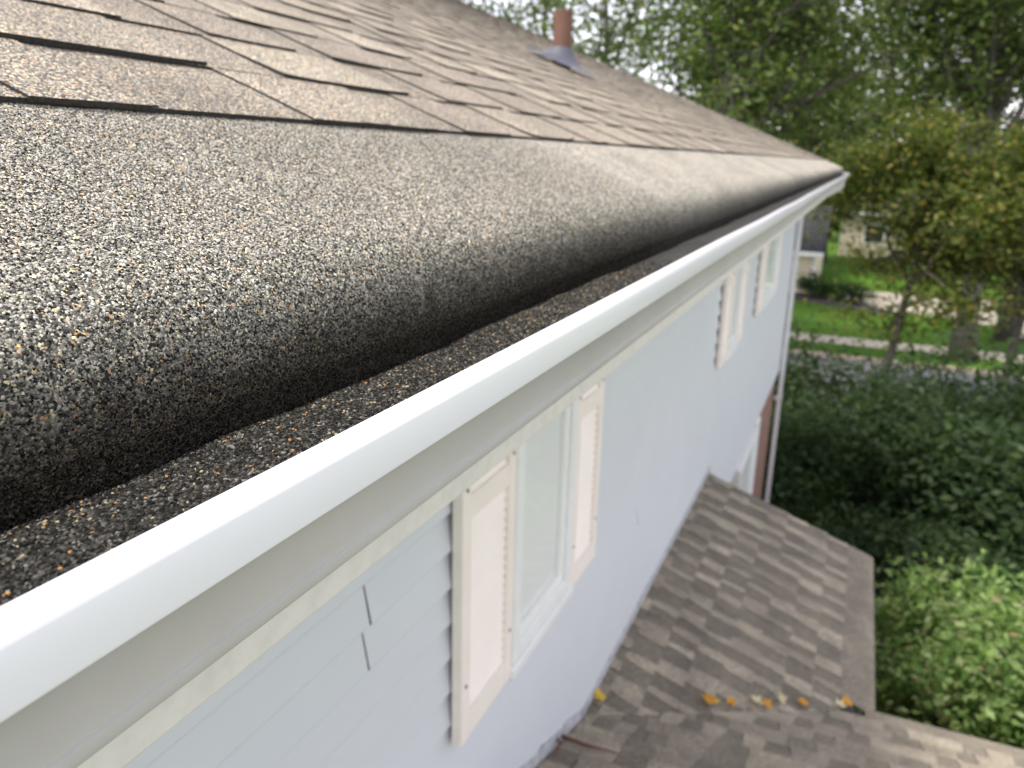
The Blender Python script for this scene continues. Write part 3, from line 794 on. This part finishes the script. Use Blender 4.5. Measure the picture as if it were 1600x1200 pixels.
def tree(name, label, loc, height, cz, rad, trunk_r, limbs, leaves, leaf, palette, seed, lean=(0, 0), bark=None, twigs=5, spread=.5, group=None, first=.3, sides=7):
    rg = np.random.default_rng(seed); x, y = loc; base = np.array([x, y, G-.05])
    e = empty(name, (x, y, G), label, 'tree', group); tb = MB()
    top = base + np.array([lean[0], lean[1], height*.86])
    tp = []
    for i in range(9):
        t = i/8; tp.append(base + (top-base)*t + np.array([math.sin(t*5+seed)*.022, math.cos(t*4+seed*2)*.022, 0])*height*t*.8)
    tr = [trunk_r*(1.25 if i == 0 else 1)*(1-.86*i/8) for i in range(9)]
    tb.tube(tp, tr, sides+2)
    C0 = base + np.array([lean[0]*.7, lean[1]*.7, cz]); R = np.array(rad)
    ends = []
    for k in range(limbs):
        t = first + (.97-first)*((k+rg.uniform(0, 1))/limbs); j = t*8; i0 = int(j); st = tp[i0] + (tp[min(i0+1, 8)]-tp[i0])*(j-i0)
        while True:
            q = rg.uniform(-1, 1, 3)
            if .35 < np.linalg.norm(q) < 1: break
        tgt = C0 + q*R*.92
        if tgt[2] < st[2]-1.2: tgt[2] = st[2] - rg.uniform(-.5, 1.2)
        mid = (st+tgt)/2 + np.array([0, 0, np.linalg.norm(tgt-st)*rg.uniform(.02, .16)]) + rg.normal(size=3)*.25
        r0 = trunk_r*(1-.8*t)*.62
        L = [st, (st*.6+mid*.4)+rg.normal(size=3)*.1, mid, (mid*.45+tgt*.55)+rg.normal(size=3)*.15, tgt]
        tb.tube(L, [r0, r0*.75, r0*.5, r0*.3, r0*.1], sides, cap=False)
        for w_ in range(twigs):
            a = rg.uniform(.35, 1.0); jj = a*4; i1 = min(int(jj), 3); s2 = L[i1] + (L[i1+1]-L[i1])*(jj-i1)
            dv = rg.normal(size=3); dv[2] = dv[2]*.5+.15; dv /= np.linalg.norm(dv)
            e2 = s2 + dv*np.mean(R)*rg.uniform(.18, .42)
            tb.tube([s2, (s2+e2)/2+rg.normal(size=3)*.06, e2], [r0*.3, r0*.18, r0*.06+.003], 4, cap=False)
            ends += [e2, (s2+e2)/2, s2*.25+e2*.75]
        ends.append(tgt)
    tb.build('trunk', bark or M_BARK, e, smooth=True)
    ends = np.array(ends); wts = rg.uniform(.3, 1.6, len(ends)); wts /= wts.sum()
    idx = rg.choice(len(ends), leaves, p=wts)
    sg = np.mean(R)*.10*spread/.5
    C = ends[idx] + rg.normal(size=(leaves, 3))*np.array([sg, sg, sg*.62])
    v, f = leaf_quads(C, leaf, rg)
    tin = leaf_tints(leaves, palette, rg)
    ct = rg.uniform(.75, 1.28, (len(ends), 1))[idx]
    mesh_obj('crown', v, f, M_LEAF, e, tints=tin*ct)
    return e

def shrub(name, label, loc, h, r, leaves, leaf, palette, seed, group=None, lumps=26, flat=.6, tight=.20):
    rg = np.random.default_rng(seed); x, y = loc; e = empty(name, (x, y, G), label, 'shrub', group); tb = MB()
    base = np.array([x, y, G-.03]); cs = []
    for k in range(lumps):
        a = rg.uniform(0, 6.283); rr = math.sqrt(rg.uniform(0, 1))*.86; zz = rg.uniform(.22, .98)
        zz = zz*math.sqrt(max(.1, 1-(rr*.82)**2))
        c = np.array([x + math.cos(a)*rr*r[0], y + math.sin(a)*rr*r[1], G + zz*h*.93]); cs.append(c)
        st = base + np.array([math.cos(a), math.sin(a), 0])*.08*min(r)
        tb.tube([st, (st*.5+c*.5)+np.array([0,0,.1*h]), c], [.022, .014, .004], 5, cap=False)
    tb.build('stems', M_BARK, e, smooth=True)
    cs = np.array(cs); idx = rg.integers(0, len(cs), leaves); sg = tight*min(h, min(r)*1.4)
    C = cs[idx] + rg.normal(size=(leaves, 3))*np.array([sg, sg, sg*.7])
    C = C[C[:, 2] > G+.03]; n = len(C)
    v, f = leaf_quads(C, leaf, rg, flat)
    mesh_obj('foliage', v, f, M_LEAF, e, tints=leaf_tints(n, palette, rg))
    return e

# yellowing tree on the near side of the street, its dark trunk in front of the lawns
tree('street_tree', 'yellowing green tree with dark trunk before the road', (21.6, -1.15), 8.2, 4.2, (2.9, 2.9, 2.8), .13, 28, 21000, .15, YELG, 21, lean=(.2, -.9), twigs=6, spread=.55, first=.32)
tree('street_tree', 'yellow green tree right of the dark trunk, at the frame edge', (20.2, -3.6), 8.6, 4.6, (2.3, 2.1, 3.1), .12, 24, 15000, .15, YELG, 22, lean=(.4, -.3), twigs=6, spread=.55)
# big street trees
tree('street_tree', 'tall tree with thick grey trunk on the far verge', (28.6, -3.75), 16, 10.6, (5.2, 5.0, 4.4), .36, 30, 22000, .20, MIDG, 23, lean=(.5, .6), bark=M_BARK2, twigs=6, first=.36)
tree('street_tree', 'tall dark trunked tree at the right edge of the photo', (33.0, -5.6), 17, 11.2, (4.4, 4.0, 4.6), .36, 26, 16000, .20, MIDG, 24, lean=(.5, .3), twigs=5, first=.5, spread=.6)
tree('street_tree', 'large dark green tree arching over the roof end', (24.5, 4.4), 15, 9.0, (5.2, 5.0, 4.3), .34, 30, 20000, .18, MIDG, 25, lean=(.0, -1.2), twigs=6, first=.3)
tree('street_tree', 'dark green tree just beyond the end of the roof', (34.5, 4.6), 16, 10.2, (4.8, 4.6, 4.4), .30, 28, 17000, .20, MIDG, 26, twigs=6, first=.36)
# trees behind the roof, sky showing through
BH = 'trees with sky gaps behind the roof'
tree('tall_tree', 'thin leaved tree behind the brown vent pipe', (31, 12.0), 16, 10.6, (4.6, 4.4, 4.6), .26, 20, 5200, .20, MIDG, 31, twigs=5, spread=.75, group=BH)
tree('tall_tree', 'sparse tree with many bare limbs right of the vent pipe', (27, 8.2), 15, 9.6, (3.6, 3.4, 4.2), .22, 20, 3600, .19, MIDG, 32, twigs=5, spread=.75, group=BH)
tree('tall_tree', 'tree showing above the roof left of the vent pipe', (29, 15.6), 15, 9.6, (4.4, 4.4, 4.2), .26, 20, 6500, .20, MIDG, 33, twigs=5, spread=.7, group=BH)
# far trees across the street
rt = random.Random(5)
FT = [(68, 2.6, 17), (47, -4.9, 8), (50, -10.5, 9), (54.5, 1.75, 8), (70, 5, 10), (72,-8,10), (52, -13, 17), (56, -5, 18), (50, 3.5, 16), (58, 10, 18), (62, 19, 18), (55, 27, 18), (66, -1, 20)]
FL = ['far tree closing the gap above the brown roofed house', 'low bushy tree behind the driveway', 'low bushy tree behind the driveway at the right edge', 'low tree filling the gap between the two cream houses', 'low tree behind the cream house with the dark roof', 'low tree behind the cream house with the brown roof', 'far tree behind the driveway at the right', 'far tree behind the thick grey trunk', 'far tree behind the cream house', 'far tree beyond the roof end',
      'far tree behind the sparse tree', 'far tree at the left, over the roof', 'farthest tree behind the neighbouring houses']
for i, (x, y, h) in enumerate(FT):
    tree('far_tree', FL[i], (x, y), h, h*.52, (5.6 if h > 11 else 2.2, 5.8 if h > 11 else (1.1 if i == 3 else 3.6), h*.42), .32, 26, (8500 if y < 8 else 3600), .34, DARKG if i % 2 else MIDG, 40+i, twigs=5, spread=.62, first=.2, group='trees across the street', sides=5)

# shrubs at the corner of the house and along the near side of the street
SH = [((13.3,.55), 2.5, (1.3,1.2), 9000, .11, 'dark shrub against the far corner of the house'),
      ((14.2,-1.0), 2.4, (1.5,1.3), 9000, .13, 'dark shrub in the middle of the shrubbery'),
      ((13.0,-2.4), 2.5, (1.4,1.3), 9000, .17, 'dark large leaved shrub at the right of the shrubbery'),
      ((16.4,.6), 3.0, (1.5,1.5), 8000, .12, 'tall dark shrub beside the downspout, behind the corner shrub'),
      ((16.6,-1.6), 2.75, (1.5,1.5), 8000, .12, 'dark shrub in front of the road under the yellowing tree'),
      ((16.2,-3.7), 3.1, (1.6,1.5), 8000, .13, 'dark shrub at the right edge in front of the road'),
      ((10.9,-1.2), 1.8, (1.2,1.1), 7000, .13, 'low dark shrub just behind the pale bush')]
for i, (loc, h, r, n, lf, lb) in enumerate(SH):
    shrub('shrub', lb, loc, h, r, n, lf, SHRUB, 60+i, 'dark shrubs at the corner of the house')
BU = [((7.7,-1.7), 2.75, (1.2,1.05), 15000, 'pale green bush beside the corner of the lower roof'),
      ((7.2,-3.1), 2.75, (1.2,1.0), 14000, 'pale green bush at the right edge beside the lower roof')]
for i, (loc, h, r, n, lb) in enumerate(BU):
    shrub('bush', lb, loc, h, r, n, .095, BUSHG, 80+i, 'pale bushes beside the lower roof', lumps=70, flat=.9, tight=.115)

# ------------------------------------------------------------------ houses across the street
def far_house(name, label, x0, x1, y0, y1, ze, slope, wall, roofm, ridge_axis='y'):
    e = empty(name, ((x0+x1)/2, (y0+y1)/2, G), label, 'house')
    mb = MB(); mb.box(x0, x1, y0, y1, G-.2, ze); wl_ = mb.build('wall', wall, e)
    xm = (x0+x1)/2; zr_ = ze + slope*(x1-x0)/2; ov = .45
    mb = MB()
    a = [(x0-ov, y0-.3, ze-slope*ov+.1), (x0-ov, y1+.3, ze-slope*ov+.1), (xm, y1+.3, zr_+.1), (xm, y0-.3, zr_+.1), (x1+ov, y0-.3, ze-slope*ov+.1), (x1+ov, y1+.3, ze-slope*ov+.1)]
    b = [(p[0], p[1], p[2]-.16) for p in a]
    mb.add(a+b, [(1,0,3,2), (2,3,4,5), (6,7,8,9), (9,8,11,10), (0,6,9,3), (3,9,10,4), (7,1,2,8), (8,2,5,11)])
    rf = mb.build('roof', roofm, e)
    mb = MB(); mb.box(x0-ov-.03, x0-ov, y0-.3, y1+.3, ze-slope*ov-.12, ze-slope*ov+.08); mb.build('gutter', M_TRIM, rf)
    mb = MB(); mb.add([(x0, y0, ze), (x1, y0, ze), (xm, y0, zr_-.06), (x0, y1, ze), (x1, y1, ze), (xm, y1, zr_-.06)], [(0,1,2), (5,4,3)]); mb.build('gable', wall, e)
    return e
h1 = far_house('neighbour_house', 'low cream house with dark grey roof across the street', 40.3, 48.5, 1.45, 13.0, -3.80, .42, M_CREAM, M_SLATE)
mb = MB(); mb.box(40.24, 40.3, 1.44, 1.60, G, -3.8); mb.build('corner_board', M_TRIM, h1)
for yy in (3.4, 5.6):
    mb = MB(); mb.box(40.24, 40.32, yy, yy+1.1, G+.8, G+1.9); wdw = mb.build('window', M_TRIM, h1)
    mb = MB(); mb.box(40.225, 40.235, yy+.08, yy+1.02, G+.88, G+1.82); mb.build('pane', M_GLASS, wdw)
h2 = far_house('neighbour_house', 'cream house with brown roof farther back, half hidden by the yellowing tree', 58.5, 67.0, -9.0, .9, -2.9, .30, M_CREAM, M_BROWNROOF)
for yy in (-7.5, -4.6, -1.8):
    mb = MB(); mb.box(58.44, 58.52, yy, yy+1.3, G+.9, G+2.2); wdw = mb.build('window', M_TRIM, h2)
    mb = MB(); mb.box(58.425, 58.435, yy+.1, yy+1.2, G+1.0, G+2.1); mb.build('pane', M_SLATE, wdw)
# small planting by the cream house
for i, (x, y, h) in enumerate(((39.4, 1.3, 1.1), (38.6, -.4, .9))):
    shrub('shrub', ['small shrub at the corner of the cream house', 'low shrub in the mulch bed by the driveway'][i], (x, y), h, (.8,.8), 1500, .14, SHRUB, 95+i, 'small shrubs by the cream house', lumps=14)
